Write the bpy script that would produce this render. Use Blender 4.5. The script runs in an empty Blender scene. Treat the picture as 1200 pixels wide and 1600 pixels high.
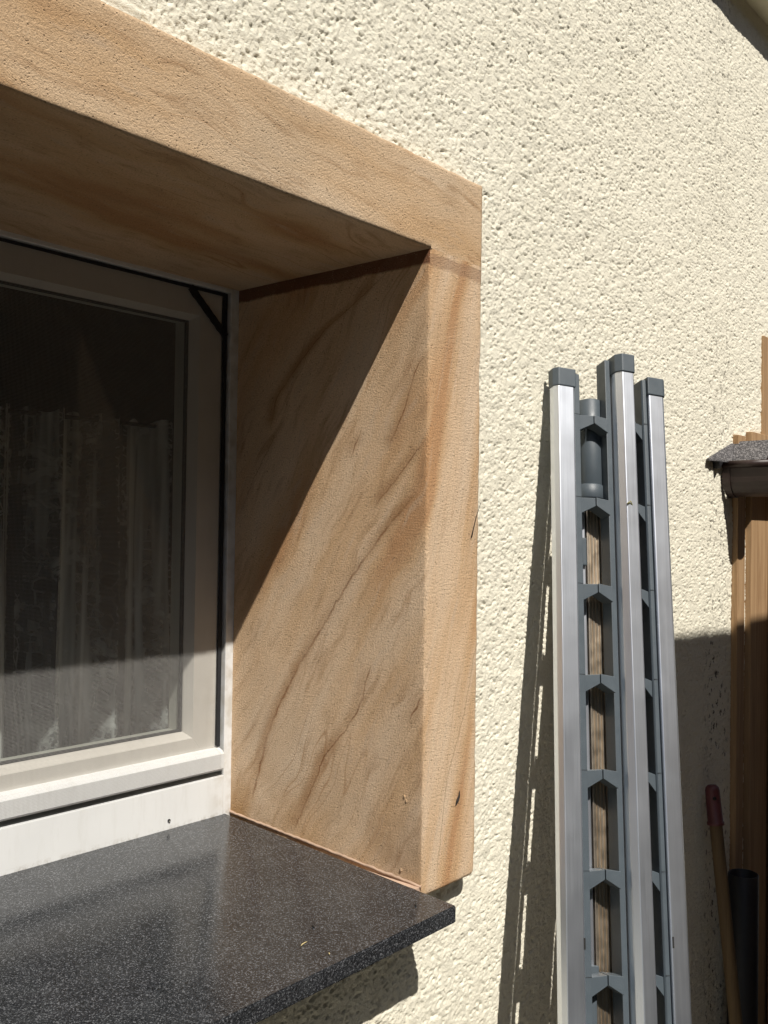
import bpy, bmesh, math, random
import numpy as np
from mathutils import Vector, Matrix

random.seed(7)
rng = np.random.default_rng(11)
scene = bpy.context.scene
COL = scene.collection

# ------------------------------------------------------------------ camera
CAM = Vector((-0.9592, -0.7444, 0.4468))
YAW, PITCH, ROLL, FPX = 0.7050, 0.0168, 0.0142, 1513.4
fw = Vector((math.cos(YAW)*math.cos(PITCH), math.sin(YAW)*math.cos(PITCH), math.sin(PITCH)))
rt0 = Vector((math.sin(YAW), -math.cos(YAW), 0)); up0 = rt0.cross(fw)
rt = rt0*math.cos(ROLL) + up0*math.sin(ROLL)
upv = -rt0*math.sin(ROLL) + up0*math.cos(ROLL)
cd = bpy.data.cameras.new('camera'); cam = bpy.data.objects.new('camera', cd); COL.objects.link(cam)
cam.matrix_world = Matrix(((rt.x, upv.x, -fw.x, CAM.x), (rt.y, upv.y, -fw.y, CAM.y), (rt.z, upv.z, -fw.z, CAM.z), (0, 0, 0, 1)))
cd.sensor_fit = 'VERTICAL'; cd.sensor_height = 24.0; cd.sensor_width = 18.0
cd.lens = 24.0*FPX/1600.0
cd.clip_start = 0.02; cd.clip_end = 500
scene.camera = cam

# ------------------------------------------------------------------ sky, sun, exposure
SUNV = Vector((0.43, 1.0, -1.46)).normalized()          # direction the sunlight travels
elev = math.asin(-SUNV.z); azim = math.atan2(-SUNV.x, -SUNV.y)
w = bpy.data.worlds.new('World'); scene.world = w; w.use_nodes = True
wn = w.node_tree; bg = wn.nodes['Background']
sky = wn.nodes.new('ShaderNodeTexSky'); sky.sky_type = 'NISHITA'; sky.sun_disc = False
sky.sun_elevation = elev; sky.sun_rotation = azim
wn.links.new(sky.outputs[0], bg.inputs[0]); bg.inputs[1].default_value = 0.05
sd = bpy.data.lights.new('sun', 'SUN'); sd.energy = 5.0; sd.angle = math.radians(0.5); sd.color = (1.0, 0.95, 0.87)
so = bpy.data.objects.new('sun', sd); COL.objects.link(so)
so.rotation_euler = SUNV.to_track_quat('-Z', 'Y').to_euler(); so.location = (-2, -5, 8)
vs = scene.view_settings; vs.view_transform = 'Standard'; vs.look = 'None'; vs.exposure = 0.35; vs.gamma = 1.0
vs.use_curve_mapping = False
scene.cycles.use_denoising = True
scene.cycles.max_bounces = 10; scene.cycles.transparent_max_bounces = 16

# ------------------------------------------------------------------ numpy noise
def _hash(i, j, k=0, s=0):
    h = (i.astype(np.int64)*374761393 + j.astype(np.int64)*668265263 + np.int64(k)*1274126177 + np.int64(s)*974711) & 0x7fffffff
    h = ((h ^ (h >> 13))*1274126177) & 0x7fffffff
    return ((h ^ (h >> 16)) & 0xffffff)/float(0xffffff)
def vnoise2(x, y, s=0):
    i, j = np.floor(x), np.floor(y); fx, fy = x-i, y-j
    fx = fx*fx*(3-2*fx); fy = fy*fy*(3-2*fy)
    a, b = _hash(i, j, 0, s), _hash(i+1, j, 0, s); c, d = _hash(i, j+1, 0, s), _hash(i+1, j+1, 0, s)
    return (a*(1-fx)+b*fx)*(1-fy) + (c*(1-fx)+d*fx)*fy
def vnoise3(P, s=0):
    k = np.floor(P[:, 2]); fz = P[:, 2]-k; fz = fz*fz*(3-2*fz)
    out = 0
    for dk, wgt in ((0, 1-fz), (1, fz)):
        # fold the third axis into the seed by shifting lattice coordinates
        kk = (k+dk)
        out = out + wgt*vnoise2_shift(P[:, 0], P[:, 1], kk, s)
    return out
def vnoise2_shift(x, y, kk, s):
    i, j = np.floor(x), np.floor(y); fx, fy = x-i, y-j
    fx = fx*fx*(3-2*fx); fy = fy*fy*(3-2*fy)
    o = kk*57.0
    a, b = _hash(i+o, j-o, 0, s), _hash(i+1+o, j-o, 0, s); c, d = _hash(i+o, j+1-o, 0, s), _hash(i+1+o, j+1-o, 0, s)
    return (a*(1-fx)+b*fx)*(1-fy) + (c*(1-fx)+d*fx)*fy
def cell2(x, y, s=0):
    i, j = np.floor(x), np.floor(y); best = np.full(x.shape, 9.0)
    for di in (-1, 0, 1):
        for dj in (-1, 0, 1):
            ci, cj = i+di, j+dj
            px = ci + _hash(ci, cj, 1, s); py = cj + _hash(ci, cj, 2, s)
            best = np.minimum(best, (px-x)**2 + (py-y)**2)
    return np.sqrt(best)

# ------------------------------------------------------------------ material helpers
class NT:
    def __init__(self, name):
        self.m = bpy.data.materials.new(name); self.m.use_nodes = True
        self.t = self.m.node_tree; self.t.nodes.clear()
        self.out = self.n('ShaderNodeOutputMaterial')
        self.b = self.n('ShaderNodeBsdfPrincipled'); self.l(self.b.outputs[0], self.out.inputs[0])
    def n(self, kind, **kw):
        nd = self.t.nodes.new(kind)
        for k, v in kw.items(): setattr(nd, k, v)
        return nd
    def l(self, a, b): self.t.links.new(a, b)
    def put(self, sock, v):
        if hasattr(v, 'is_linked') or isinstance(v, bpy.types.NodeSocket): self.l(v, sock)
        elif isinstance(v, (tuple, list)) and len(v) == 3 and sock.type == 'RGBA': sock.default_value = (*v, 1)
        else: sock.default_value = v
    def math(self, op, a, b=None, c=None, clamp=False):
        nd = self.n('ShaderNodeMath', operation=op, use_clamp=clamp)
        for s, v in zip(nd.inputs, (a, b, c)):
            if v is not None: self.put(s, v)
        return nd.outputs[0]
    def pos(self): return self.n('ShaderNodeNewGeometry').outputs['Position']
    def objco(self): return self.n('ShaderNodeTexCoord').outputs['Object']
    def sep(self, v):
        nd = self.n('ShaderNodeSeparateXYZ'); self.l(v, nd.inputs[0]); return nd.outputs
    def comb(self, x, y, z):
        nd = self.n('ShaderNodeCombineXYZ')
        for s, v in zip(nd.inputs, (x, y, z)): self.put(s, v)
        return nd.outputs[0]
    def noise(self, vec, scale, detail=3, rough=.55, dist=0.0, dim='3D'):
        nd = self.n('ShaderNodeTexNoise', noise_dimensions=dim)
        self.l(vec, nd.inputs['Vector']); nd.inputs['Scale'].default_value = scale
        nd.inputs['Detail'].default_value = detail; nd.inputs['Roughness'].default_value = rough
        nd.inputs['Distortion'].default_value = dist
        return nd.outputs['Fac']
    def vor(self, vec, scale, feature='F1', out='Distance'):
        nd = self.n('ShaderNodeTexVoronoi', feature=feature); self.l(vec, nd.inputs['Vector'])
        nd.inputs['Scale'].default_value = scale; return nd.outputs[out]
    def ramp(self, fac, stops, interp='LINEAR'):
        nd = self.n('ShaderNodeValToRGB'); nd.color_ramp.interpolation = interp
        e = nd.color_ramp.elements
        while len(e) < len(stops): e.new(0.5)
        for el, (p, c) in zip(e, stops):
            el.position = p; el.color = (c, c, c, 1) if isinstance(c, (int, float)) else (*c, 1)
        self.put(nd.inputs[0], fac); return nd.outputs[0]
    def mix(self, fac, a, b, mode='MIX'):
        nd = self.n('ShaderNodeMix', data_type='RGBA', blend_type=mode)
        self.put(nd.inputs[0], fac); self.put(nd.inputs[6], a); self.put(nd.inputs[7], b); return nd.outputs[2]
    def maprange(self, v, a, b, c=0.0, d=1.0, smooth=False):
        nd = self.n('ShaderNodeMapRange'); nd.interpolation_type = 'SMOOTHSTEP' if smooth else 'LINEAR'
        for s, x in zip(nd.inputs[:5], (v, a, b, c, d)): self.put(s, x)
        return nd.outputs[0]
    def bump(self, h, dist, strength=1.0, prev=None):
        nd = self.n('ShaderNodeBump'); nd.inputs['Strength'].default_value = strength
        nd.inputs['Distance'].default_value = dist; self.l(h, nd.inputs['Height'])
        if prev is not None: self.l(prev, nd.inputs['Normal'])
        return nd.outputs[0]
    def set(self, color=None, rough=None, metal=None, normal=None, spec=None):
        if color is not None: self.put(self.b.inputs['Base Color'], color)
        if rough is not None: self.put(self.b.inputs['Roughness'], rough)
        if metal is not None: self.put(self.b.inputs['Metallic'], metal)
        if spec is not None: self.put(self.b.inputs['Specular IOR Level'], spec)
        if normal is not None: self.l(normal, self.b.inputs['Normal'])
        return self.m

def curve_of(nt, zsock, pts):
    """y as a free function of z (values within 0..1)"""
    nd = nt.n('ShaderNodeFloatCurve'); c = nd.mapping.curves[0]
    pts = sorted(pts)
    full = [(0.0, pts[0][1])] + pts + [(1.0, pts[-1][1])]
    full = [q for k, q in enumerate(full) if k == 0 or q[0] > full[k-1][0]+1e-4]
    while len(c.points) < len(full): c.points.new(0.5, 0.5)
    for cp, q in zip(c.points, full): cp.location = q; cp.handle_type = 'VECTOR'
    nd.mapping.update(); nt.l(zsock, nd.inputs['Value']); return nd.outputs[0]

def mat_sandstone(kind):
    nt = NT('sandstone_'+kind); P = nt.pos(); X, Y, Z = nt.sep(P)
    wob = nt.math('MULTIPLY', nt.math('SUBTRACT', nt.noise(P, 7, 2), .5), .06)
    if kind == 'jamb':
        ac = nt.math('ADD', nt.math('MULTIPLY', Y, .866), nt.math('MULTIPLY', X, -1.9))
        ac = nt.math('ADD', nt.math('ADD', ac, nt.math('MULTIPLY', Z, .5)), wob); al = Z
    else:
        ac = nt.math('ADD', nt.math('MULTIPLY', Y, -.8), nt.math('MULTIPLY', X, .10))
        ac = nt.math('ADD', nt.math('ADD', ac, Z), wob); al = X
    v = nt.comb(nt.math('MULTIPLY', ac, 1.0), nt.math('MULTIPLY', al, .16), .3)
    s1 = nt.noise(v, 14, 2, .45); s2 = nt.noise(v, 60, 4, .65); s3 = nt.noise(P, 5, 2)
    c = nt.ramp(s1, [(.32, (.76, .575, .39)), (.46, (.725, .515, .32)), (.56, (.665, .44, .245)), (.68, (.545, .305, .145))])
    c = nt.mix(nt.math('MULTIPLY', nt.maprange(s2, .52, .70, 0, .7), nt.maprange(Y, .001, .004, .5 if kind == 'jamb' else .95, 1.0)), c, (.43, .255, .13))
    c = nt.mix(nt.maprange(s2, .45, .28, 0, .55), c, (.62, .47, .33))
    c = nt.mix(nt.maprange(s3, .5, .75, 0, .35), c, (.46, .36, .25))
    s4 = nt.noise(nt.comb(ac, nt.math('MULTIPLY', al, .05), .9), 22, 1, .4)
    ln = nt.maprange(nt.math('ABSOLUTE', nt.math('SUBTRACT', s4, .5)), 0.007, .0, 0, 1)
    ln = nt.math('MULTIPLY', ln, nt.maprange(nt.noise(P, 4.5, 2), .40, .60, .08, .5 if kind == 'jamb' else .65))
    c = nt.mix(ln, c, (.36, .17, .065))
    if kind == 'jamb': c = nt.mix(1.0, c, (1.10, 1.11, 1.15), 'MULTIPLY')
    fine = nt.noise(P, 420, 3, .7)
    c = nt.mix(nt.maprange(fine, .42, .62, .0, .42), c, nt.mix(.55, c, (.24, .15, .085)))
    if kind == 'jamb':
        # each vein: z -> y on the reveal; fine wandering added
        wn_ = nt.math('MULTIPLY', nt.math('SUBTRACT', nt.noise(P, 60, 3), .5), .010)
        veins = [
          ([(.024, .229), (.11, .183), (.133, .175), (.172, .138), (.207, .11), (.269, .091)], .0022, .9),
          ([(.049, .317), (.147, .286), (.193, .263), (.255, .223), (.31, .179), (.343, .155), (.382, .126), (.443, .071), (.492, .019)], .0034, .75),
          ([(.551, .065), (.594, .043), (.645, .023), (.656, .018), (.669, .002)], .0018, .85),
          ([(.476, .087), (.506, .056), (.563, .001)], .0020, .8),
          ([(.59, .291), (.633, .278), (.675, .236), (.72, .183), (.746, .133), (.778, .078)], .0018, .7),
          ([(.20, .027), (.244, .001)], .0022, .9),
          ([(.541, .133), (.577, .113)], .0016, .8),
          ([(.468, .353), (.524, .319), (.579, .28)], .0016, .6)]
        for pts, wd, st in veins:
            yl = nt.math('ADD', curve_of(nt, Z, pts), wn_)
            dd = nt.math('SUBTRACT', Y, yl)
            core = nt.maprange(nt.math('ABSOLUTE', dd), wd, 0.0, 0, 1, True)
            halo = nt.maprange(nt.math('ABSOLUTE', nt.math('SUBTRACT', dd, .004)), .0, .020, .75, 0, True)   # soft brown stain along the vein
            halo = nt.math('MULTIPLY', halo, nt.maprange(nt.noise(P, 7, 2), .35, .60, .25, 1))
            lo, hi = min(p[0] for p in pts), max(p[0] for p in pts)
            rngm = nt.math('MULTIPLY', nt.maprange(Z, lo-.004, lo+.012), nt.maprange(Z, hi+.004, hi-.015))
            on = nt.math('MULTIPLY', rngm, nt.math('GREATER_THAN', Y, .002))
            brk = nt.maprange(nt.noise(P, 26, 2), .35, .6, .35, 1)
            c = nt.mix(nt.math('MULTIPLY', halo, nt.math('MULTIPLY', on, .9)), c, (.38, .20, .085))
            c = nt.mix(nt.math('MULTIPLY', nt.math('MULTIPLY', core, on), nt.math('MULTIPLY', brk, st)), c, (.22, .09, .03))
        # vein on the front of the jamb
        xl = nt.math('ADD', curve_of(nt, Z, [(.017, .03), (.126, .047), (.206, .085), (.295, .109)]), nt.math('MULTIPLY', wn_, .6))
        core = nt.maprange(nt.math('ABSOLUTE', nt.math('SUBTRACT', X, xl)), .0016, 0.0, 0, 1, True)
        on = nt.math('MULTIPLY', nt.math('LESS_THAN', Y, .002), nt.math('MULTIPLY', nt.maprange(Z, .0, .02), nt.maprange(Z, .30, .28)))
        c = nt.mix(nt.math('MULTIPLY', core, nt.math('MULTIPLY', on, .45)), c, (.25, .12, .05))
        # painted joint band under the lintel
        zb = nt.math('ADD', Z, nt.math('MULTIPLY', nt.math('SUBTRACT', nt.noise(P, 30, 3), .5), .008))
        band = nt.math('MULTIPLY', nt.maprange(zb, .776, .780), nt.maprange(zb, .7955, .7935))
        c = nt.mix(nt.math('MULTIPLY', band, nt.math('MULTIPLY', nt.math('LESS_THAN', Y, .002), .6)), c, (.36, .215, .13))
        band2 = nt.math('MULTIPLY', nt.maprange(zb, .780, .7835), nt.math('GREATER_THAN', Y, .002))
        c = nt.mix(nt.math('MULTIPLY', band2, .9), c, (.15, .055, .024))
        # yellowish damp stain low down at the back of the reveal, and brown wash near the front foot
        n4 = nt.noise(P, 14, 3)
        st = nt.math('MULTIPLY', nt.maprange(Z, .12, .02), nt.math('MULTIPLY', nt.maprange(Y, .16, .34), nt.maprange(n4, .35, .6)))
        c = nt.mix(nt.math('MULTIPLY', st, .75), c, (.38, .19, .05))
        st = nt.math('MULTIPLY', nt.maprange(Z, .30, .03), nt.math('MULTIPLY', nt.maprange(Y, .11, .01), nt.math('GREATER_THAN', Y, .003)))
        c = nt.mix(nt.math('MULTIPLY', st, nt.maprange(n4, .3, .65, .0, .75)), c, (.30, .16, .07))
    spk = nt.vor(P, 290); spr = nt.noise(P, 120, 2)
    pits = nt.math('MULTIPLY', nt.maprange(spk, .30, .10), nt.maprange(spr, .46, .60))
    c = nt.mix(nt.math('MULTIPLY', pits, .55), c, (.20, .115, .06))  # shade of the grain pits painted into the colour as dark specks
    lite = nt.math('MULTIPLY', nt.maprange(nt.vor(P, 330), .26, .10), nt.maprange(spr, .52, .40))
    c = nt.mix(nt.math('MULTIPLY', lite, .45), c, (.80, .66, .48))
    h = nt.math('SUBTRACT', nt.noise(P, 330, 5, .8), nt.math('MULTIPLY', pits, .5))
    h2 = nt.noise(P, 45, 2)
    n = nt.bump(h, .0040, .95); n = nt.bump(h2, .0015, .2, n)
    return nt.set(c, .92, normal=n, spec=.25)

def mat_render():
    nt = NT('cream_roughcast'); P = nt.pos(); X, Y, Z = nt.sep(P)
    big = nt.noise(P, 2.2, 3); fine = nt.noise(P, 500, 2, .6)
    c = nt.ramp(big, [(.3, (.80, .765, .645)), (.7, (.755, .72, .60))])
    c = nt.mix(nt.maprange(fine, .4, .7, 0, .25), c, (.58, .51, .36))
    # algae and rub marks on the wall beside the planks: short upright dark streaks
    pv = nt.comb(nt.math('MULTIPLY', X, 75), nt.math('MULTIPLY', Z, 48), 0.0)
    sn = nt.noise(pv, 1.0, 3, .65)
    reg = nt.math('MULTIPLY', nt.maprange(X, .93, .98), nt.maprange(X, 1.09, 1.05))
    reg2 = nt.math('MULTIPLY', reg, nt.maprange(nt.noise(P, 9, 2), .36, .52))
    reg2 = nt.math('MULTIPLY', reg2, nt.maprange(Z, .95, .2, .45, 1.0))
    c = nt.mix(nt.math('MULTIPLY', nt.maprange(sn, .56, .64), reg2), c, (.07, .06, .045))
    # splash dirt towards the ground
    c = nt.mix(nt.math('MULTIPLY', nt.maprange(Z, -.1, -1.0), nt.maprange(sn, .35, .7, .1, .6)), c, (.22, .19, .14))
    n = nt.bump(nt.noise(P, 380, 4, .7), .0022, .8)
    return nt.set(c, .95, normal=n, spec=.2)

def mat_granite():
    nt = NT('black_granite'); P = nt.pos()
    v1 = nt.vor(P, 900, out='Color'); v2 = nt.vor(P, 520, out='Color'); n1 = nt.noise(P, 1100, 2, .7)
    g = nt.sep(v1)[0]; g2 = nt.sep(v2)[1]
    c = nt.ramp(g, [(.0, (.012, .013, .015)), (.55, (.022, .023, .025)), (.82, (.050, .052, .056)), (.96, (.135, .135, .14))], 'LINEAR')
    c = nt.mix(nt.maprange(g2, .72, .95, 0, .8), c, (.006, .0065, .007))
    c = nt.mix(nt.maprange(n1, .6, .75, 0, .5), c, (.085, .085, .09))
    dust = nt.noise(P, 9, 4, .6)
    c = nt.mix(nt.maprange(dust, .45, .75, .0, .08), c, (.20, .20, .195))
    spot = nt.vor(P, 17, out='Distance')
    c = nt.mix(1.0, c, (.97, 1.0, 1.03), 'MULTIPLY')
    c = nt.mix(nt.maprange(spot, .055, .03, 0, .6), c, (.008, .007, .006))
    r = nt.maprange(dust, .3, .8, .07, .18)
    return nt.set(c, r, normal=nt.bump(n1, .0002, .25), spec=.5)

def mat_plain(name, col, rough=.5, metal=0.0, var=.06, scale=40, bump=0.0, spec=.5, bscale=200):
    nt = NT(name); P = nt.objco(); n = nt.noise(P, scale, 4, .6)
    lo = tuple(max(0, c*(1-var*2)) for c in col); hi = tuple(min(1, c*(1+var)) for c in col)
    c = nt.ramp(n, [(.3, lo), (.7, hi)])
    r = nt.maprange(nt.noise(P, scale*2.3, 3), .3, .7, rough*.85, min(1, rough*1.15))
    nm = nt.bump(nt.noise(P, bscale, 3), bump, .6) if bump else None
    return nt.set(c, r, metal, nm, spec)

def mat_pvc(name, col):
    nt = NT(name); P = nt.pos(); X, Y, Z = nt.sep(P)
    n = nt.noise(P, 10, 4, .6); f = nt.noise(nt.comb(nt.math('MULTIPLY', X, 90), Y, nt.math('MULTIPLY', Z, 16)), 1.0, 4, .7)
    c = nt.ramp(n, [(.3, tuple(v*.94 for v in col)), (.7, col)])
    c = nt.mix(nt.maprange(f, .52, .75, 0, .12), c, (.30, .27, .21))                       # rain runs
    g = nt.math('MULTIPLY', nt.maprange(nt.noise(P, 120, 3, .7), .45, .65), nt.maprange(Z, .029, .021, 0, .5))
    c = nt.mix(g, c, (.22, .18, .13))                                                      # grit along the sill joint
    g2 = nt.math('MULTIPLY', nt.maprange(X, -.05, -.008, 0, .5), nt.maprange(nt.noise(P, 45, 3), .42, .65))
    c = nt.mix(g2, c, (.38, .34, .27))
    return nt.set(c, nt.maprange(n, .3, .7, .34, .5), spec=.45)

def mat_alu():
    nt = NT('brushed_aluminium'); P = nt.objco(); X, Y, Z = nt.sep(P)
    st = nt.comb(nt.math('MULTIPLY', X, 900), nt.math('MULTIPLY', Y, 900), nt.math('MULTIPLY', Z, 6))
    s = nt.noise(st, 1.0, 3, .6); b = nt.noise(P, 14, 3)
    c = nt.ramp(s, [(.3, (.71, .75, .83)), (.7, (.75, .79, .86))])
    sc = nt.noise(nt.comb(nt.math('MULTIPLY', X, 300), nt.math('MULTIPLY', Y, 300), nt.math('MULTIPLY', Z, 14)), 1.0, 4, .75)
    c = nt.mix(nt.maprange(sc, .60, .72, 0, .35), c, (.52, .53, .55))
    spots = nt.maprange(nt.vor(P, 90), .06, .03); c = nt.mix(nt.math('MULTIPLY', spots, .35), c, (.95, .95, .93))
    r = nt.math('ADD', nt.maprange(s, .3, .7, .35, .39), nt.math('MULTIPLY', nt.math('SUBTRACT', b, .5), .10))
    return nt.set(c, r, .97, nt.bump(s, .0001, .10))

def mat_wood(name, c0, c1, axis='z', scale=1.0):
    nt = NT(name); P = nt.objco(); X, Y, Z = nt.sep(P)
    oi = nt.n('ShaderNodeObjectInfo').outputs['Random']
    st = nt.comb(nt.math('MULTIPLY', X, 60*scale), nt.math('MULTIPLY', Y, 60*scale), nt.math('ADD', nt.math('MULTIPLY', Z, 3), nt.math('MULTIPLY', oi, 40)))
    g = nt.noise(st, 1.0, 4, .6, 1.2); f = nt.noise(st, 4.0, 3, .6)
    c = nt.ramp(g, [(.3, c0), (.62, c1), (.8, c0)])
    c = nt.mix(nt.maprange(f, .5, .8, 0, .4), c, tuple(v*.55 for v in c0))
    return nt.set(c, .75, normal=nt.bump(f, .0008, .5), spec=.3)

def mat_felt():
    nt = NT('bitumen_felt'); P = nt.pos(); v = nt.sep(nt.vor(P, 420, out='Color'))[0]
    c = nt.ramp(v, [(.0, (.035, .034, .036)), (.6, (.085, .08, .082)), (.9, (.20, .19, .19))])
    return nt.set(c, .95, normal=nt.bump(nt.vor(P, 420), .002, .8))

def mat_glass():
    nt = NT('window_glass'); nt.t.nodes.remove(nt.b)
    tr = nt.n('ShaderNodeBsdfTransparent'); tr.inputs[0].default_value = (.95, .97, .96, 1)
    gl = nt.n('ShaderNodeBsdfGlossy'); gl.inputs['Roughness'].default_value = .02
    fr = nt.n('ShaderNodeFresnel'); fr.inputs[0].default_value = 1.52
    mx = nt.n('ShaderNodeMixShader'); nt.l(nt.math('MULTIPLY', fr.outputs[0], .25, clamp=True), mx.inputs[0])
    nt.l(tr.outputs[0], mx.inputs[1]); nt.l(gl.outputs[0], mx.inputs[2]); nt.l(mx.outputs[0], nt.out.inputs[0])
    return nt.m

def mat_lace():
    nt = NT('lace_curtain'); P = nt.objco(); X, Y, Z = nt.sep(P)
    v = nt.comb(X, Z, 0.0)
    n1 = nt.noise(v, 55, 3, .65, .6); vd = nt.vor(v, 60, 'DISTANCE_TO_EDGE')
    br = nt.n('ShaderNodeTexBrick'); nt.l(v, br.inputs['Vector']); br.inputs['Scale'].default_value = 60
    br.inputs['Color1'].default_value = (1, 1, 1, 1); br.inputs['Color2'].default_value = (.35, .35, .35, 1); br.inputs['Mortar'].default_value = (0, 0, 0, 1)
    flower = nt.math('MULTIPLY', nt.maprange(nt.noise(v, 11, 2), .44, .56), nt.maprange(n1, .40, .56))
    a = nt.math('MAXIMUM', nt.math('MULTIPLY', flower, .92), nt.math('MULTIPLY', nt.sep(br.outputs[0])[0], .22))
    a = nt.math('MAXIMUM', a, nt.math('MULTIPLY', nt.math('LESS_THAN', vd, .05), .6))
    wv = nt.noise(nt.comb(nt.math('MULTIPLY', X, 26), nt.math('MULTIPLY', Z, .8), 0.0), 1.0, 3, .7)
    a = nt.math('MULTIPLY', a, nt.maprange(wv, .40, .60, .25, 1.0))
    a = nt.math('MAXIMUM', a, nt.maprange(wv, .48, .60, .05, .92))
    nt.set((.86, .87, .86), .9)
    df = nt.n('ShaderNodeBsdfTranslucent'); df.inputs[0].default_value = (.7, .7, .68, 1)
    m1 = nt.n('ShaderNodeMixShader'); m1.inputs[0].default_value = .3
    nt.l(nt.b.outputs[0], m1.inputs[1]); nt.l(df.outputs[0], m1.inputs[2])
    tr = nt.n('ShaderNodeBsdfTransparent'); mx = nt.n('ShaderNodeMixShader')
    nt.l(a, mx.inputs[0]); nt.l(tr.outputs[0], mx.inputs[1]); nt.l(m1.outputs[0], mx.inputs[2]); nt.l(mx.outputs[0], nt.out.inputs[0])
    return nt.m

def mat_ground():
    nt = NT('paving'); P = nt.pos(); n = nt.noise(P, 30, 4, .6); b = nt.noise(P, 1.2, 3)
    c = nt.ramp(n, [(.3, (.22, .21, .18)), (.7, (.30, .285, .25))]); c = nt.mix(nt.maprange(b, .4, .7, 0, .4), c, (.19, .18, .15))
    return nt.set(c, .9, normal=nt.bump(n, .004, .6))

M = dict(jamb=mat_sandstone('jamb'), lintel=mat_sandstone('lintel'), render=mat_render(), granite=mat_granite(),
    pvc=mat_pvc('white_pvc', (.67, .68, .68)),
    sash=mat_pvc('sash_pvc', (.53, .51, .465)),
    gasket=mat_plain('black_rubber', (.012, .012, .013), .7), hem=mat_plain('black_hem', (.012, .013, .016), .85, bump=.0006, bscale=900),
    net=mat_plain('net_thread', (.40, .39, .375), .7), glass=mat_glass(), lace=mat_lace(),
    alu=mat_alu(), grey=mat_plain('grey_plastic', (.062, .078, .092), .48, var=.05, scale=25, bump=.0003, bscale=700),
    reflect_tint=mat_plain('reflect_tint_metal', (.66, .56, .44), .36, metal=1.0, var=.015, scale=30),  # brown of reflected boards tinted into the bare metal
    steel=mat_plain('steel', (.6, .6, .6), .3, metal=1.0),
    darkgap=mat_plain('slot_black', (.01, .01, .01), .9),
    plank=mat_wood('larch_plank', (.25, .145, .07), (.38, .245, .13)), redplank=mat_wood('stained_plank', (.16, .055, .025), (.25, .09, .04)),
    fence=mat_wood('fence_board', (.06, .038, .025), (.10, .065, .04)),
    handle=mat_wood('broom_wood', (.085, .055, .03), (.14, .095, .05)), grip=mat_plain('red_plastic', (.105, .028, .032), .45),
    pipe=mat_plain('black_pipe_plastic', (.012, .012, .014), .5), felt=mat_felt(),
    gutter=mat_plain('brown_gutter', (.022, .010, .008), .5, var=.08), soffit=mat_plain('cream_paint', (.74, .69, .50), .6, var=.05, scale=12),
    leaf=mat_plain('sky_block_leaf', (.045, .075, .025), .6, var=.3, scale=3), leafcore=mat_plain('sky_block_core', (.015, .02, .01), .95),
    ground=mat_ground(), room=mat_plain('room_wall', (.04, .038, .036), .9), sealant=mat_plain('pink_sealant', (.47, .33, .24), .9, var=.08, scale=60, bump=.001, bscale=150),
    twig=mat_plain('dark_twig', (.02, .016, .012), .9), straw=mat_plain('dry_straw', (.52, .42, .20), .8), grass=mat_plain('dry_grass', (.22, .20, .07), .8))

# ------------------------------------------------------------------ object helpers
def link(name, me, mat, parent=None):
    o = bpy.data.objects.new(name, me); COL.objects.link(o)
    if mat is not None: me.materials.append(mat)
    if parent is not None: o.parent = parent
    return o
def from_bm(name, bm, mat, parent=None, smooth=False):
    me = bpy.data.meshes.new(name); bmesh.ops.recalc_face_normals(bm, faces=bm.faces); bm.to_mesh(me); bm.free()
    if smooth:
        for p in me.polygons: p.use_smooth = True
    return link(name, me, mat, parent)
def empty(name, loc, label, cat, group=None):
    o = bpy.data.objects.new(name, None); COL.objects.link(o); o.location = loc; o.empty_display_size = .05
    return tag(o, label, cat, group)
def tag(o, label, cat, group=None):
    o['label'] = label; o['category'] = cat
    if group: o['group'] = group
    return o
def structure(o): o['kind'] = 'structure'; return o
def base_of(parent): return Vector(parent.location) if parent is not None else Vector((0, 0, 0))
def prism(bm, poly, z0, z1, bevel=0.0, seg=2):
    a = [bm.verts.new((x, y, z0)) for x, y in poly]; b = [bm.verts.new((x, y, z1)) for x, y in poly]
    n = len(poly); fs = [bm.faces.new(a[::-1]), bm.faces.new(b)]
    for i in range(n): fs.append(bm.faces.new((a[i], a[(i+1) % n], b[(i+1) % n], b[i])))
    if bevel:
        es = {e for f in fs for e in f.edges}
        bmesh.ops.bevel(bm, geom=list(es), offset=bevel, segments=seg, affect='EDGES', profile=.6, clamp_overlap=True)
    return bm
def box_bm(lo, hi, bevel=0.0, off=Vector((0, 0, 0)), seg=2):
    bm = bmesh.new(); lo = Vector(lo)-off; hi = Vector(hi)-off
    return prism(bm, [(lo.x, lo.y), (hi.x, lo.y), (hi.x, hi.y), (lo.x, hi.y)], lo.z, hi.z, bevel, seg)
def box(name, lo, hi, mat, parent=None, bevel=.001, smooth=False):
    return from_bm(name, box_bm(lo, hi, bevel, base_of(parent)), mat, parent, smooth)
def tube_bm(pts, rads, n=12, cap=True):
    bm = bmesh.new(); rings = []
    for i, (p, r) in enumerate(zip(pts, rads)):
        p = Vector(p); a = Vector(pts[max(i-1, 0)]); b = Vector(pts[min(i+1, len(pts)-1)])
        t = (b-a).normalized(); u = t.orthogonal().normalized() if i == 0 else (rings_u - t*rings_u.dot(t)).normalized()
        rings_u = u; v = t.cross(u)
        rings.append([bm.verts.new(p + (u*math.cos(2*math.pi*k/n) + v*math.sin(2*math.pi*k/n))*r) for k in range(n)])
    for r0, r1 in zip(rings, rings[1:]):
        for k in range(n): bm.faces.new((r0[k], r0[(k+1) % n], r1[(k+1) % n], r1[k]))
    if cap: bm.faces.new(rings[0][::-1]); bm.faces.new(rings[-1])
    return bm
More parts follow.
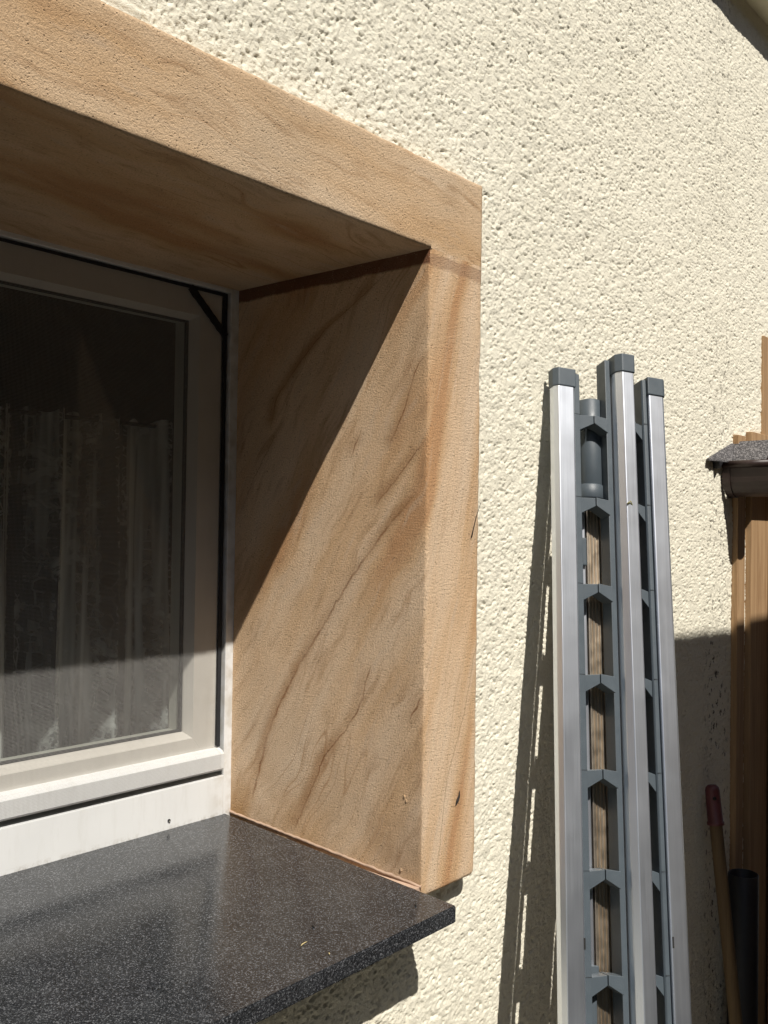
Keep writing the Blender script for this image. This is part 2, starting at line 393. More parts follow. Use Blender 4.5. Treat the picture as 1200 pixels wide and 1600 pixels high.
def tube(name, pts, rads, mat, parent=None, n=12):
    off = base_of(parent); pts = [Vector(p)-off for p in pts]
    return from_bm(name, tube_bm(pts, rads, n), mat, parent, True)
def rough_box(name, lo, hi, step, rad, amp, mat, parent, tweak=None, fine=.004, flat=()):
    """box of small cells with rounded, slightly uneven edges and faces"""
    lo = np.array(lo, float); hi = np.array(hi, float); V = []; F = []; nv = 0
    for ax in range(3):
        u, v = [a for a in range(3) if a != ax]
        nu = max(2, int(round((hi[u]-lo[u])/step))); nvv = max(2, int(round((hi[v]-lo[v])/step)))
        gu = np.linspace(lo[u], hi[u], nu+1); gv = np.linspace(lo[v], hi[v], nvv+1)
        A, B = np.meshgrid(gu, gv, indexing='ij')
        for side in (0, 1):
            if (ax, side) in flat: continue                               # butted face: left open so the joint stays flush
            P = np.zeros((A.size, 3)); P[:, u] = A.ravel(); P[:, v] = B.ravel(); P[:, ax] = (lo, hi)[side][ax]
            I, J = np.meshgrid(np.arange(nu), np.arange(nvv), indexing='ij'); k = (I*(nvv+1)+J).ravel() + nv
            q = np.stack([k, k+nvv+1, k+nvv+2, k+1], 1)
            flip = (side == 0) ^ (ax == 1)
            F.append(q[:, ::-1] if flip else q); V.append(P); nv += len(P)
    V = np.concatenate(V); F = np.concatenate(F)
    key = np.round(V*1e5).astype(np.int64); _, idx, inv = np.unique(key, axis=0, return_index=True, return_inverse=True)
    V = V[idx]; F = inv.reshape(-1)[F]
    lo_c, hi_c = lo+rad, hi-rad
    for ax, side in flat:
        if side: hi_c[ax] = hi[ax]
        else: lo_c[ax] = lo[ax]
    C = np.clip(V, lo_c, hi_c); d = V-C; L = np.linalg.norm(d, axis=1, keepdims=True); N = d/np.maximum(L, 1e-9)
    edge = (np.abs(N).max(1) < .97)
    chip = np.where(edge, np.clip(vnoise3(V/.011, 3)-.45, 0, 1)*.0016 + np.clip(vnoise3(V/.035, 4)-.55, 0, 1)*.0010, 0)[:, None]
    V2 = C + N*(rad-chip)
    nz = (vnoise3(V2/fine, 1)-.5)*amp + (vnoise3(V2/.05, 2)-.5)*amp*1.6
    V2 = V2 + N*nz[:, None]
    if tweak is not None: V2 = tweak(V2)
    V2 = V2 - np.array(base_of(parent))
    me = bpy.data.meshes.new(name); me.from_pydata(V2.tolist(), [], F.tolist()); me.update()
    me.polygons.foreach_set('use_smooth', np.ones(len(F), bool))
    return link(name, me, mat, parent)

# ------------------------------------------------------------------ setting
WALL_Y = 0.025; H = 0.80; WS = 0.112; HS = 0.11; D = 0.3655; LEFT = -1.10; SL = 0.0594; GZ = -1.05
def grid_axis(a, b, dense_lo, dense_hi, s0, s1, coarse):
    out = list(np.arange(a, dense_lo, coarse)); x = dense_lo
    while x < dense_hi:
        out.append(x); t = (x-dense_lo)/(dense_hi-dense_lo); x += s0 + (s1-s0)*t
    out += list(np.arange(dense_hi, b+coarse, coarse)); return np.array(out)
gx = grid_axis(-2.2, 3.6, -.42, 1.32, .0014, .0036, .03)
gz = grid_axis(GZ-.05, 1.78, -.66, 1.68, .00165, .00165, .03)
XX, ZZ = np.meshgrid(gx, gz, indexing='ij')
wx = XX + .0026*(vnoise2(XX/.0045, ZZ/.0045, 21)-.5); wz = ZZ + .0026*(vnoise2(XX/.0045, ZZ/.0045, 22)-.5)
f1 = cell2(wx/.0034, wz/.0031, 5); f2 = cell2(wx/.0050, wz/.0045, 9)
dome = np.sqrt(np.clip(1-(f1/.80)**2, 0, 1)); dome2 = np.sqrt(np.clip(1-(f2/.78)**2, 0, 1))
pres = np.clip(vnoise2(XX/.011, ZZ/.011, 31)*1.9-.25, .1, 1)
pit = np.clip((vnoise2(XX/.0036, ZZ/.0032, 61)-.68)/.2, 0, 1)
hgt = .0013*dome*pres + .0006*dome2 + .0008*vnoise2(XX/.0026, ZZ/.0026, 41) - .0022*pit + .0018*(vnoise2(XX/.09, ZZ/.09, 51)-.5)
YY = WALL_Y - hgt + .0018
nx, nz_ = len(gx), len(gz)
I, J = np.meshgrid(np.arange(nx-1), np.arange(nz_-1), indexing='ij')
cxm = (gx[:-1]+gx[1:])[:, None]*.5; czm = ((gz[:-1]+gz[1:])*.5)[None, :]
hole = (cxm > LEFT-WS+.006) & (cxm < WS-.006) & (czm > -.008) & (czm < H+HS-.006)
k = (I*nz_+J)[~hole]
faces = np.stack([k, k+nz_, k+nz_+1, k+1], 1).astype(np.int32)
me = bpy.data.meshes.new('house_wall'); V = np.stack([XX.ravel(), YY.ravel(), ZZ.ravel()], 1).astype(np.float32)
me.vertices.add(len(V)); me.vertices.foreach_set('co', V.ravel())
me.loops.add(faces.size); me.loops.foreach_set('vertex_index', faces.ravel())
me.polygons.add(len(faces)); me.polygons.foreach_set('loop_start', np.arange(0, faces.size, 4, dtype=np.int32))
me.polygons.foreach_set('loop_total', np.full(len(faces), 4, np.int32)); me.polygons.foreach_set('use_smooth', np.ones(len(faces), bool))
me.update(calc_edges=True); me.validate()
wall = link('house_wall', me, M['render'])
tag(wall, 'cream roughcast house wall in full sun', 'wall')

# ground sheet to the horizon
bm = bmesh.new(); bmesh.ops.create_grid(bm, x_segments=8, y_segments=8, size=150)
for v in bm.verts: v.co.z = GZ
structure(from_bm('ground', bm, M['ground']))

# dark room behind the window (sides, floor, ceiling, back)
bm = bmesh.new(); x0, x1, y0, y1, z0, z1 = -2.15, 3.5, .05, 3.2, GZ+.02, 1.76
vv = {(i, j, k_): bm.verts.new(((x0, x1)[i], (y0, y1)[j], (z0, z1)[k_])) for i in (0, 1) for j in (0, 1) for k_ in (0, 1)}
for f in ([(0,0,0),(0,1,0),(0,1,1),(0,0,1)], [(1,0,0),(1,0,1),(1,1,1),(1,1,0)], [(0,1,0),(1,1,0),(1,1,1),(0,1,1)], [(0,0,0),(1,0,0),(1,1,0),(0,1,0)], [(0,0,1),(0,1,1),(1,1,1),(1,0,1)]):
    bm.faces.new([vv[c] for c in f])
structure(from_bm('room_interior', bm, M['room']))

# eave moulding high on the wall
ev = empty('roof_eave', (1.0, WALL_Y, 1.612), 'cream boxed roof eave crossing the top right corner', 'eave')
off = base_of(ev)
bm = bmesh.new(); prof = [(.06, 1.612), (-.030, 1.612), (-.036, 1.618), (-.036, 1.66), (-.030, 1.668), (-.075, 1.69), (-.11, 1.73), (-.115, 1.80), (.06, 1.80)]
a = [bm.verts.new((-2.2-off.x, y-off.y, z-off.z)) for y, z in prof]; b = [bm.verts.new((3.6-off.x, y-off.y, z-off.z)) for y, z in prof]
bm.faces.new(a); bm.faces.new(b[::-1])
for i in range(len(prof)): bm.faces.new((a[i], b[i], b[(i+1) % len(prof)], a[(i+1) % len(prof)]))
from_bm('moulding', bm, M['soffit'], ev)

# ------------------------------------------------------------------ window surround
sur = empty('window_surround', (LEFT/2, 0, -.012), 'tan painted sandstone-look surround framing the recessed window', 'window surround')
def tw_jamb(V):
    # knocked-off outer foot of the right jamb
    m = (V[:, 0] > .085) & (V[:, 2] < .02); c = (V[:, 0]-.085) + (.02-V[:, 2]) - .052
    ex = np.where(m & (c > 0), c*.5, 0); V[:, 0] -= ex; V[:, 2] += ex; return V
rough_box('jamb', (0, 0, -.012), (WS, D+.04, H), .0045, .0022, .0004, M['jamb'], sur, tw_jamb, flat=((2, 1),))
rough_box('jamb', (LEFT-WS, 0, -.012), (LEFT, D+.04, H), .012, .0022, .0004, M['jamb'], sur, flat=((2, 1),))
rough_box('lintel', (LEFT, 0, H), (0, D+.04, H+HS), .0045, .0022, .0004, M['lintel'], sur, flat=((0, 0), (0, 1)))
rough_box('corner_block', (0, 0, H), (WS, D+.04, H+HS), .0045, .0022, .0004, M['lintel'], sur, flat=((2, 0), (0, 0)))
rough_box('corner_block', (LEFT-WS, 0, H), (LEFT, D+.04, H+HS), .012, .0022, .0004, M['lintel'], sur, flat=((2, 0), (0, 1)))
# pinkish bead of sealant where the reveal meets the sill
bm = bmesh.new(); off = base_of(sur); ring = []
ys = np.linspace(.002, D-.002, 60)
for y in ys:
    zt = SL*y; wj = .0012 + .0010*random.random(); hj = .0028 + .0030*random.random()
    ring.append([bm.verts.new(Vector(p)-off) for p in ((.004, y, zt-.002), (-wj, y, zt-.001), (-wj*.8, y, zt+hj*.45), (.004, y, zt+hj))])
for r0, r1 in zip(ring, ring[1:]):
    for q in range(3): bm.faces.new((r0[q], r0[q+1], r1[q+1], r1[q]))
from_bm('sealant', bm, M['sealant'], sur, True)
# lumps of plaster in the rear lower corner and small chips on the reveal
def lump(name, c, r, mat, parent, sq=(1, 1, 1)):
    bm = bmesh.new(); bmesh.ops.create_icosphere(bm, subdivisions=2, radius=1)
    for v in bm.verts:
        f = 1 + .5*(random.random()-.5); v.co = Vector((v.co.x*r*sq[0]*f, v.co.y*r*sq[1]*f, v.co.z*r*sq[2]*f)) + Vector(c) - base_of(parent)
    return from_bm(name, bm, mat, parent, True)
for y, z, r in ((.031, .107, .0024), (.028, .102, .002), (.035, .014, .0026)):
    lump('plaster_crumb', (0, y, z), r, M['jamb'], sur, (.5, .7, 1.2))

# ------------------------------------------------------------------ sill
sill = empty('window_sill', (LEFT/2, 0, -.03), 'polished black granite window sill with pale flecks', 'window sill'); off = base_of(sill)
bm = bmesh.new(); TH = .0205; yf, yb = -.059, D+.03; xr = -.0095
yy = [(yf, SL*yf-TH), (yf, SL*yf), (yb, SL*yb), (yb, SL*yb-TH)]
a = [bm.verts.new(Vector((LEFT+.004, y, z))-off) for y, z in yy]; b = [bm.verts.new(Vector((xr, y, z))-off) for y, z in yy]
bm.faces.new(a); bm.faces.new(b[::-1])
for i in range(4): bm.faces.new((a[i], b[i], b[(i+1) % 4], a[(i+1) % 4]))
bmesh.ops.bevel(bm, geom=list(bm.edges), offset=.0016, segments=2, affect='EDGES')
from_bm('slab', bm, M['granite'], sill)
# narrow mortar strip between slab end and reveal
box('mortar_joint', (xr+.0002, .004, -.016), (.003, D, .0), M['sealant'], sill, 0)

# ------------------------------------------------------------------ window
ZB = SL*D
win = empty('window', (LEFT/2, D, ZB), 'white plastic window set deep in the reveal', 'window')
# fixed frame: right and left stile, head, deep bottom rail with screw hole
box('frame_stile', (-.0145, D-.002, ZB-.01), (.003, D+.06, H+.001), M['pvc'], win)
box('frame_stile', (LEFT-.003, D-.002, ZB-.01), (LEFT+.0145, D+.06, H+.001), M['pvc'], win)
box('frame_head', (LEFT+.0147, D-.001, H-.006), (-.0147, D+.06, H+.003), M['pvc'], win)
bmr = box_bm((LEFT+.0147, D-.0028, ZB-.006), (-.0147, D+.055, .0795), .0018, base_of(win))
rail = from_bm('frame_rail', bmr, M['pvc'], win)
sh = tube('screw_hole', [(-.1128, D-.0034, .0335), (-.1128, D-.0026, .0335)], [.0026, .0026], M['darkgap'], win, 16)
o = tube('screw_head', [(-.1125, D-.0040, .0322), (-.1125, D-.0030, .0322)], [.0015, .0012], M['steel'], win, 10); o.parent = sh; sh.parent = rail; o.parent = rail
# dark rebate round the sash
box('rebate', (LEFT+.0149, D+.030, .080), (-.0147, D+.058, .0885), M['gasket'], win, 0)
box('rebate', (-.0240, D+.022, .0887), (-.0147, D+.058, H-.0062), M['gasket'], win, 0)
box('rebate', (LEFT+.0149, D+.022, .0887), (LEFT+.024, D+.058, H-.0062), M['gasket'], win, 0)
SX0, SX1, SZ0, SZ1 = LEFT+.0245, -.0245, .0885, .790
GX0, GX1, GZ0, GZ1 = LEFT+.073, -.0725, .148, .7460
ys0 = D+.006
# sash members with a bevelled inner lip
def sash_member(pts_outer, pts_inner, parent):
    """quad prism: outer edge at the front, sloping bead back to the glass"""
    bm = bmesh.new(); off = base_of(parent)
    def ring(pts, y): return [bm.verts.new(Vector((x, y, z))-off) for x, z in pts]
    o0, o1 = pts_outer; i0, i1 = pts_inner
    def lerp(p, q, t): return (p[0]+(q[0]-p[0])*t, p[1]+(q[1]-p[1])*t)
    m0, m1 = lerp(o0, i0, .86), lerp(o1, i1, .86)
    prof0 = [(o0, D+.055), (o0, ys0+.002), (lerp(o0, i0, .03), ys0), (m0, ys0+.001), (i0, ys0+.016), (i0, D+.055)]
    prof1 = [(o1, D+.055), (o1, ys0+.002), (lerp(o1, i1, .03), ys0), (m1, ys0+.001), (i1, ys0+.016), (i1, D+.055)]
    a = [bm.verts.new(Vector((p[0], y, p[1]))-off) for p, y in prof0]; b = [bm.verts.new(Vector((p[0], y, p[1]))-off) for p, y in prof1]
    for k_ in range(6): bm.faces.new((a[k_], b[k_], b[(k_+1) % 6], a[(k_+1) % 6]))
    bm.faces.new(a); bm.faces.new(b[::-1])
    return from_bm('sash_rail', bm, M['sash'], parent)
e_ = .0002
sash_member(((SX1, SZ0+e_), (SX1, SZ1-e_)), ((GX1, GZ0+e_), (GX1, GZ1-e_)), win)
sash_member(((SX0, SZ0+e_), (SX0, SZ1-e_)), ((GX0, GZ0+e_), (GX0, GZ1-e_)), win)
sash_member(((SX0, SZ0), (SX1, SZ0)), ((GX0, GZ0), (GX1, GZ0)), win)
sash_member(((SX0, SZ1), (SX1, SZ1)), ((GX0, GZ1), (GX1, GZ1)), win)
# projecting drip bar along the bottom of the sash
bm = bmesh.new(); off = base_of(win); prof = [(ys0+.0005, .120), (D-.004, .1165), (D-.0085, .1125), (D-.0085, .0915), (D-.004, .0885), (ys0+.0005, .0895)]
a = [bm.verts.new(Vector((SX0+.002, y, z))-off) for y, z in prof]; b = [bm.verts.new(Vector((-.0190, y, z))-off) for y, z in prof]
bm.faces.new(a); bm.faces.new(b[::-1])
for i in range(len(prof)): bm.faces.new((a[i], b[i], b[(i+1) % 6], a[(i+1) % 6]))
from_bm('drip_bar', bm, M['pvc'], win)
# gasket line and glass
for lo, hi in (((GX1-.003, D+.024, GZ0), (GX1-.0002, D+.030, GZ1)), ((GX0+.0002, D+.024, GZ0), (GX0+.003, D+.030, GZ1)),
               ((GX0+.003, D+.024, GZ0+.0002), (GX1-.003, D+.030, GZ0+.003)), ((GX0+.003, D+.024, GZ1-.003), (GX1-.003, D+.030, GZ1-.0002))):
    box('gasket', lo, hi, M['gasket'], win, 0)
box('pane', (GX0-.01, D+.0305, GZ0-.01), (GX1+.01, D+.0345, GZ1+.01), M['glass'], win, 0)

# ------------------------------------------------------------------ insect screen stretched over the sash
scr = empty('insect_screen', (LEFT/2, D, .085), 'pale fly net stretched over the window sash with black hem', 'insect screen'); off = base_of(scr)
PITCH_N, TW = .00165, .00021
prof = [(D-.0098, .0890), (D-.0098, .1135), (D-.0052, .1185), (ys0-.0012, .1240), (ys0-.0014, .7870)]      # the net's path in (y, z)
seglen = [math.hypot(prof[i+1][0]-prof[i][0], prof[i+1][1]-prof[i][1]) for i in range(4)]
NX0, NX1 = SX0+.003, -.0255
cut = .058                                                                       # the net is folded away in the top right corner
V = []; F = []
def rib(p0, p1, side, wd, yth):
    s = Vector(side)*wd*.5; t = Vector((0, -yth, 0)); n0 = len(V)
    for p in (p0, p1):
        for q in (p+s, p+t, p-s): V.append(tuple(q-off))
    F.extend([(n0, n0+1, n0+4, n0+3), (n0+1, n0+2, n0+5, n0+4)])
def ytop(x): return .787 - max(0.0, x-(NX1-cut))
x = NX0
while x < NX1:
    zt = ytop(x)
    for i in range(4):
        z1_ = prof[i+1][1] if i < 3 else zt
        rib(Vector((x, prof[i][0], prof[i][1])), Vector((x, prof[i+1][0], z1_)), (1, 0, 0), TW, TW*.5)
    x += PITCH_N
for i in range(4):
    n = int(seglen[i]/PITCH_N)
    for j in range(n):
        t = (j+.5)/n; y = prof[i][0]+(prof[i+1][0]-prof[i][0])*t; z = prof[i][1]+(prof[i+1][1]-prof[i][1])*t
        xr_ = NX1 - max(0.0, z-(.787-cut)) if i == 3 else (NX1+.006 if i < 2 else NX1)
        rib(Vector((NX0, y, z)), Vector((xr_, y, z)), (0, 0, 1), TW, TW*.5)
me = bpy.data.meshes.new('net'); me.from_pydata(V, [], F); me.update()
link('net', me, M['net'], scr)['kind'] = 'stuff'
hy = ys0-.003
def strip(name, p, q, wd, mat, parent, th=.0012, wob=.0):
    p = Vector(p); q = Vector(q); d = (q-p); L = d.length; d.normalize(); nrm = Vector((0, 1, 0)); s = d.cross(nrm).normalized()
    bm = bmesh.new(); n = 14; rows = []
    for i in range(n+1):
        c = p + d*L*i/n; ww = wd*(.5+wob*(random.random()-.5)); c = c + Vector((0, wob*.002*(random.random()-.5), 0))
        rows.append([bm.verts.new(v-base_of(parent)) for v in (c-s*ww, c+s*ww, c+s*ww+nrm*th, c-s*ww+nrm*th)])
    for r0, r1 in zip(rows, rows[1:]):
        for k_ in range(4): bm.faces.new((r0[k_], r0[(k_+1) % 4], r1[(k_+1) % 4], r1[k_]))
    bm.faces.new(rows[0]); bm.faces.new(rows[-1][::-1])
    return from_bm(name, bm, mat, parent)
strip('hem', (-.0212, hy, .121), (-.0212, hy, .7905), .0066, M['hem'], scr, wob=.12)
strip('hem', (LEFT+.03, hy-.0002, .790), (-.0175, hy-.0002, .790), .0045, M['hem'], scr, wob=.12)
strip('hem', (NX1-cut-.004, hy-.0016, .789), (-.0205, hy-.0016, .789-cut-.003), .012, M['hem'], scr, wob=.08)

# ------------------------------------------------------------------ lace curtain behind the glass
cur = empty('lace_curtain', (LEFT/2, .450, .10), 'grey lace half curtain hanging in folds behind the glass', 'curtain'); off = base_of(cur)
NXc, NZc = 260, 24; V = []; F = []
for j in range(NZc+1):
    z = .03 + (.600-.03)*j/NZc
    for i in range(NXc+1):
        u = i/NXc; x = LEFT+.02 + (1.03)*u
        fold = math.sin(u*2*math.pi*12 + .9*math.sin(u*17)) + .35*math.sin(u*2*math.pi*23+1.3)
        y = .452 + .024*fold*(1-.35*j/NZc) + .003*math.sin(9*z+u*30)
        V.append((x-off.x, y-off.y, z-off.z + (.004*math.sin(u*2*math.pi*30) if j == NZc else 0)))
for j in range(NZc):
    for i in range(NXc):
        a_ = j*(NXc+1)+i; F.append((a_, a_+1, a_+NXc+2, a_+NXc+1))
me = bpy.data.meshes.new('fabric'); me.from_pydata(V, [], F); me.update(); me.polygons.foreach_set('use_smooth', np.ones(len(F), bool))
link('fabric', me, M['lace'], cur)
tube('curtain_rod', [(LEFT+.01, .452, .594), (-.03, .452, .594)], [.003, .003], M['darkgap'], cur, 8)

# ------------------------------------------------------------------ folded rack leaning on the wall
UP = Vector((.21, .151, 1)).normalized(); ang = math.radians(32)
ex = Vector((math.cos(ang), -math.sin(ang), 0)); ex = (ex - UP*ex.dot(UP)).normalized(); ey = UP.cross(ex)
O = Vector((.316, .016, .688))
LEN = (O.z-GZ)/UP.z - .012
rack = empty('folded_rack', O - UP*LEN, 'folded aluminium rack with three silver rails leaning on the wall', 'rack')
RS = .972
rack.matrix_world = Matrix(((ex.x*RS, ey.x, UP.x, (O-UP*LEN).x), (ex.y*RS, ey.y, UP.y, (O-UP*LEN).y), (ex.z*RS, ey.z, UP.z, (O-UP*LEN).z), (0, 0, 0, 1)))
def rp(name, poly, z0, z1, mat, parent=rack, bevel=.0008, seg=2):
    bm = bmesh.new(); prism(bm, poly, z0+LEN, z1+LEN, bevel, seg); o = from_bm(name, bm, mat, parent); return o
def rect(x0, y0, x1, y1): return [(x0, y0), (x1, y0), (x1, y1), (x0, y1)]
polyL = [(0, -.001), (0, -.013), (.0055, -.0200), (.0305, -.0200), (.0325, -.0180), (.0325, -.001)]
polyC = [(.1025, -.006), (.1025, -.0235), (.1100, -.0320), (.1285, -.0320), (.1305, -.0300), (.1305, -.006)]
polyR = [(.1625, -.003), (.1625, -.0190), (.1640, -.0205), (.1875, -.0205), (.1915, -.0170), (.1915, -.003)]
def capped(rail_poly, zt, cap_poly, flange, label):
    r = rp('rail', rail_poly, -LEN+.03, zt-.027, M['alu'])
    rp('cap', cap_poly, zt-.029, zt, M['grey'], parent=r, bevel=.0018, seg=3)
    fl = rp('side_channel', flange, -LEN+.012, zt-.004, M['grey'], bevel=.001)
    return r, fl
rail_l, chan_l = capped(polyL, 0.0, [(-.0015, .001), (-.0015, -.0135), (.0050, -.0215), (.0345, -.0215), (.0345, .001)], rect(.0335, -.0155, .0435, .001), 'L')
capped(polyC, .034, [(.1005, -.002), (.1005, -.0245), (.1090, -.0340), (.1300, -.0340), (.1320, -.0315), (.1320, -.002)], rect(.0920, -.0100, .1010, .016), 'C')
rail_r, chan_r = capped(polyR, .008, [(.1605, .000), (.1605, -.0225), (.1885, -.0225), (.1930, -.0185), (.1930, .000)], [(.1530, .030), (.1530, -.0140), (.1550, -.0165), (.1600, -.0170), (.1615, -.016), (.1615, .030)], 'R')
def xz_prism(poly, y0, y1, mat, name, parent=rack, bevel=.0007):
    bm = bmesh.new(); prism(bm, poly, y0, y1, bevel, 2)
    for v in bm.verts: v.co = Vector((v.co.x, v.co.z, v.co.y+LEN))
    return from_bm(name, bm, mat, parent)
NR = 13; SP = .1285; S0 = .073
for i in range(NR):
    z = -S0 - i*SP
    if z < -LEN+.03: break
    a = .0437; b = .0918; m = (a+b)/2 + .001
    xz_prism([(a, z+.004), (m-.0008, z+.006), (m-.0008, z-.0065), (a, z-.0195)], -.0135, .010, M['grey'], 'cross_piece')
    xz_prism([(m, z+.0065), (b, z+.004), (b, z-.0185), (m, z-.0060)], -.0150, .010, M['grey'], 'cross_piece')
    a = .1307; b = .1528; m = a+.0085
    xz_prism([(a, z+.004), (m-.0006, z+.006), (m-.0006, z-.006), (a, z-.0120)], -.0120, .006, M['grey'], 'cross_piece')
    xz_prism([(m, z+.006), (b, z+.002), (b, z-.0215), (m, z-.0060)], -.0135, .006, M['grey'], 'cross_piece')
    # tiny joint gap on the channels beside each cross piece
    for X0, X1, yy_, pr in ((.0337, .0433, -.0158, chan_l), (.1545, .1605, -.0174, chan_r)):
        rp('joint_line', rect(X0, yy_, X1, yy_+.0008), z+.0040, z+.0046, M['darkgap'], parent=pr, bevel=0)
# slots near the foot of the outer rails
for X0, Y0, pr in ((.0300, -.0203, rail_l), (.1642, -.0207, rail_r)):
    rp('slot', rect(X0, Y0, X0+.0026, Y0+.001), -.806, -.792, M['darkgap'], parent=pr, bevel=0)
# hardware behind the open field: sleeve with collar, silver back rail, ribbed back rail
def rtube(name, x, y, z0, z1, r, mat, n=28):
    bm = tube_bm([(x, y, z0+LEN), (x, y, z0+LEN+.0015), (x, y, z1+LEN-.0015), (x, y, z1+LEN)], [r-.0012, r, r, r-.0012], n)
    return from_bm(name, bm, mat, rack, True)
slv = rtube('sleeve', .0820, .0250, -.172, -.030, .0205, M['grey'])
rtube('collar', .0780, .0240, -.190, -.168, .0240, M['grey']).parent = slv
rp('back_rail', [(.0500, .022), (.0525, .0185), (.0665, .0185), (.0690, .022), (.0690, .030), (.0500, .030)], -LEN+.02, -.19, M['alu'])
ribs = []
for i in range(6):
    xa = .0715 + i*.0055; ribs += [(xa, .0215), (xa+.0008, .0200), (xa+.0042, .0200), (xa+.0050, .0216)]
rp('ribbed_back_rail', ribs + [(.1045, .033), (.0715, .033)], -LEN+.02, -.19, M['reflect_tint'], bevel=0)
rp('gap_blackout', rect(.0660, .0305, .0730, .0325), -LEN+.02, -.19, M['pipe'], bevel=0)  # added dark plates: black out the gaps and stop light slits
rp('gap_blackout', rect(.1308, .0240, .1528, .0265), -LEN+.02, -.07, M['pipe'], bevel=0)
rp('clip', rect(.0500, .012, .0660, .020), -.292, -.250, M['grey'], bevel=.002)
for zc in (-.845,):
    hb = rp('hinge_block', rect(.0480, .010, .0690, .017), zc-.010, zc+.014, M['grey'], bevel=.001)
    bm = tube_bm([(.058, .0100, zc+LEN), (.058, .0078, zc+LEN)], [.0040, .0036], 18); from_bm('bolt', bm, M['steel'], hb, True)
    rp('gusset_plate', rect(.0480, .012, .0660, .016), zc-.16, zc-.014, M['grey'], bevel=.001)
for x in (.016, .118, .177):
    rp('foot', rect(x-.017, -.030 if .1 < x < .13 else -.022, x+.017, .004), -LEN, -LEN+.0295, M['pipe'], bevel=.003)

# ------------------------------------------------------------------ felt canopy, gutter and stored planks at the right
can = empty('felt_canopy', (1.2, WALL_Y, .60), 'small grey felt covered canopy jutting from the wall', 'canopy'); off = base_of(can)
def slab(name, top, th, mat, parent):
    bm = bmesh.new(); off = base_of(parent)
    a = [bm.verts.new(Vector(p)-off) for p in top]; b = [bm.verts.new(Vector(p)-off-Vector((0, 0, th))) for p in top]
    n = len(top); bm.faces.new(a); bm.faces.new(b[::-1])
    for i in range(n): bm.faces.new((a[i], b[i], b[(i+1) % n], a[(i+1) % n]))
    return from_bm(name, bm, mat, parent)
slab('felt_slope', [(.946, .026, .5960), (.936, .0165, .5955), (1.035, .006, .5965), (1.035, -.062, .5985), (1.094, -.062, .6425), (1.094, .026, .6420)], .0035, M['felt'], can)
slab('felt_top', [(1.0942, -.062, .6427), (1.0942, .026, .6422), (1.75, .026, .650), (1.75, -.062, .650)], .0035, M['felt'], can)
slab('deck_board', [(1.046, -.058, .596), (1.046, .024, .594), (1.75, .024, .594), (1.75, -.058, .594)], .018, M['plank'], can)
# little bracket under the felt tip
bm = bmesh.new(); pts = [(.978, .0260, .5925), (1.000, .0260, .5925), (.982, .0260, .578)]
a = [bm.verts.new(Vector(p)-off) for p in pts]; b = [bm.verts.new(Vector(p)-off+Vector((-.004, -.016, 0))) for p in pts]
bm.faces.new(a); bm.faces.new(b[::-1])
for i in range(3): bm.faces.new((a[i], b[i], b[(i+1) % 3], a[(i+1) % 3]))
from_bm('bracket', bm, M['pipe'], can)

gut = empty('gutter', (1.05, -.02, .52), 'short brown plastic rain gutter under the felt edge', 'gutter'); off = base_of(gut)
def sweep_y(profile, y0, y1, name, mat, parent, th=.0025):
    """open profile in (x, z) given thickness, swept along y"""
    bm = bmesh.new(); n = len(profile); P = [Vector((x, 0, z)) for x, z in profile]; inner = []
    for i in range(n):
        t = (P[min(i+1, n-1)]-P[max(i-1, 0)]).normalized(); inner.append(P[i]+Vector((-t.z, 0, t.x))*th)
    loop = P + inner[::-1]; off = base_of(parent)
    a = [bm.verts.new(p+Vector((0, y0, 0))-off) for p in loop]; b = [bm.verts.new(p+Vector((0, y1, 0))-off) for p in loop]
    m = len(loop)
    for i in range(m): bm.faces.new((a[i], b[i], b[(i+1) % m], a[(i+1) % m]))
    for i in range(n-1):
        bm.faces.new((a[i], a[i+1], a[m-2-i], a[m-1-i])); bm.faces.new((b[i], b[m-1-i], b[m-2-i], b[i+1]))
    return from_bm(name, bm, mat, parent)
gc = (1.062, .585); R = .040
arc = [(gc[0]-R*1.0, .593), (gc[0]-R*1.02, .580)] + [(gc[0]-R*math.cos(t), gc[1]-.022-R*math.sin(t)) for t in np.linspace(.05, math.pi-.05, 15)] + [(gc[0]+R*1.02, .580), (gc[0]+R, .590)]
trg = sweep_y(arc, .021, -.078, 'trough', M['gutter'], gut, .0025)
bead = [(gc[0]-R-.001+.0065*math.cos(t), .589+.0075*math.sin(t)) for t in np.linspace(0, 2*math.pi, 13)[:-1]]
bm = bmesh.new(); a = [bm.verts.new(Vector((x, .022, z))-off) for x, z in bead]; b = [bm.verts.new(Vector((x, -.079, z))-off) for x, z in bead]
bm.faces.new(a); bm.faces.new(b[::-1])
for i in range(12): bm.faces.new((a[i], b[i], b[(i+1) % 12], a[(i+1) % 12]))
from_bm('bead', bm, M['gutter'], gut, True)
arc2 = [(gc[0]+(x-gc[0])*1.05, z-.002 if z < .575 else z+.003) for x, z in arc]
sweep_y(arc2, .0215, .006, 'union_clip', M['gutter'], gut, .0018).parent = trg

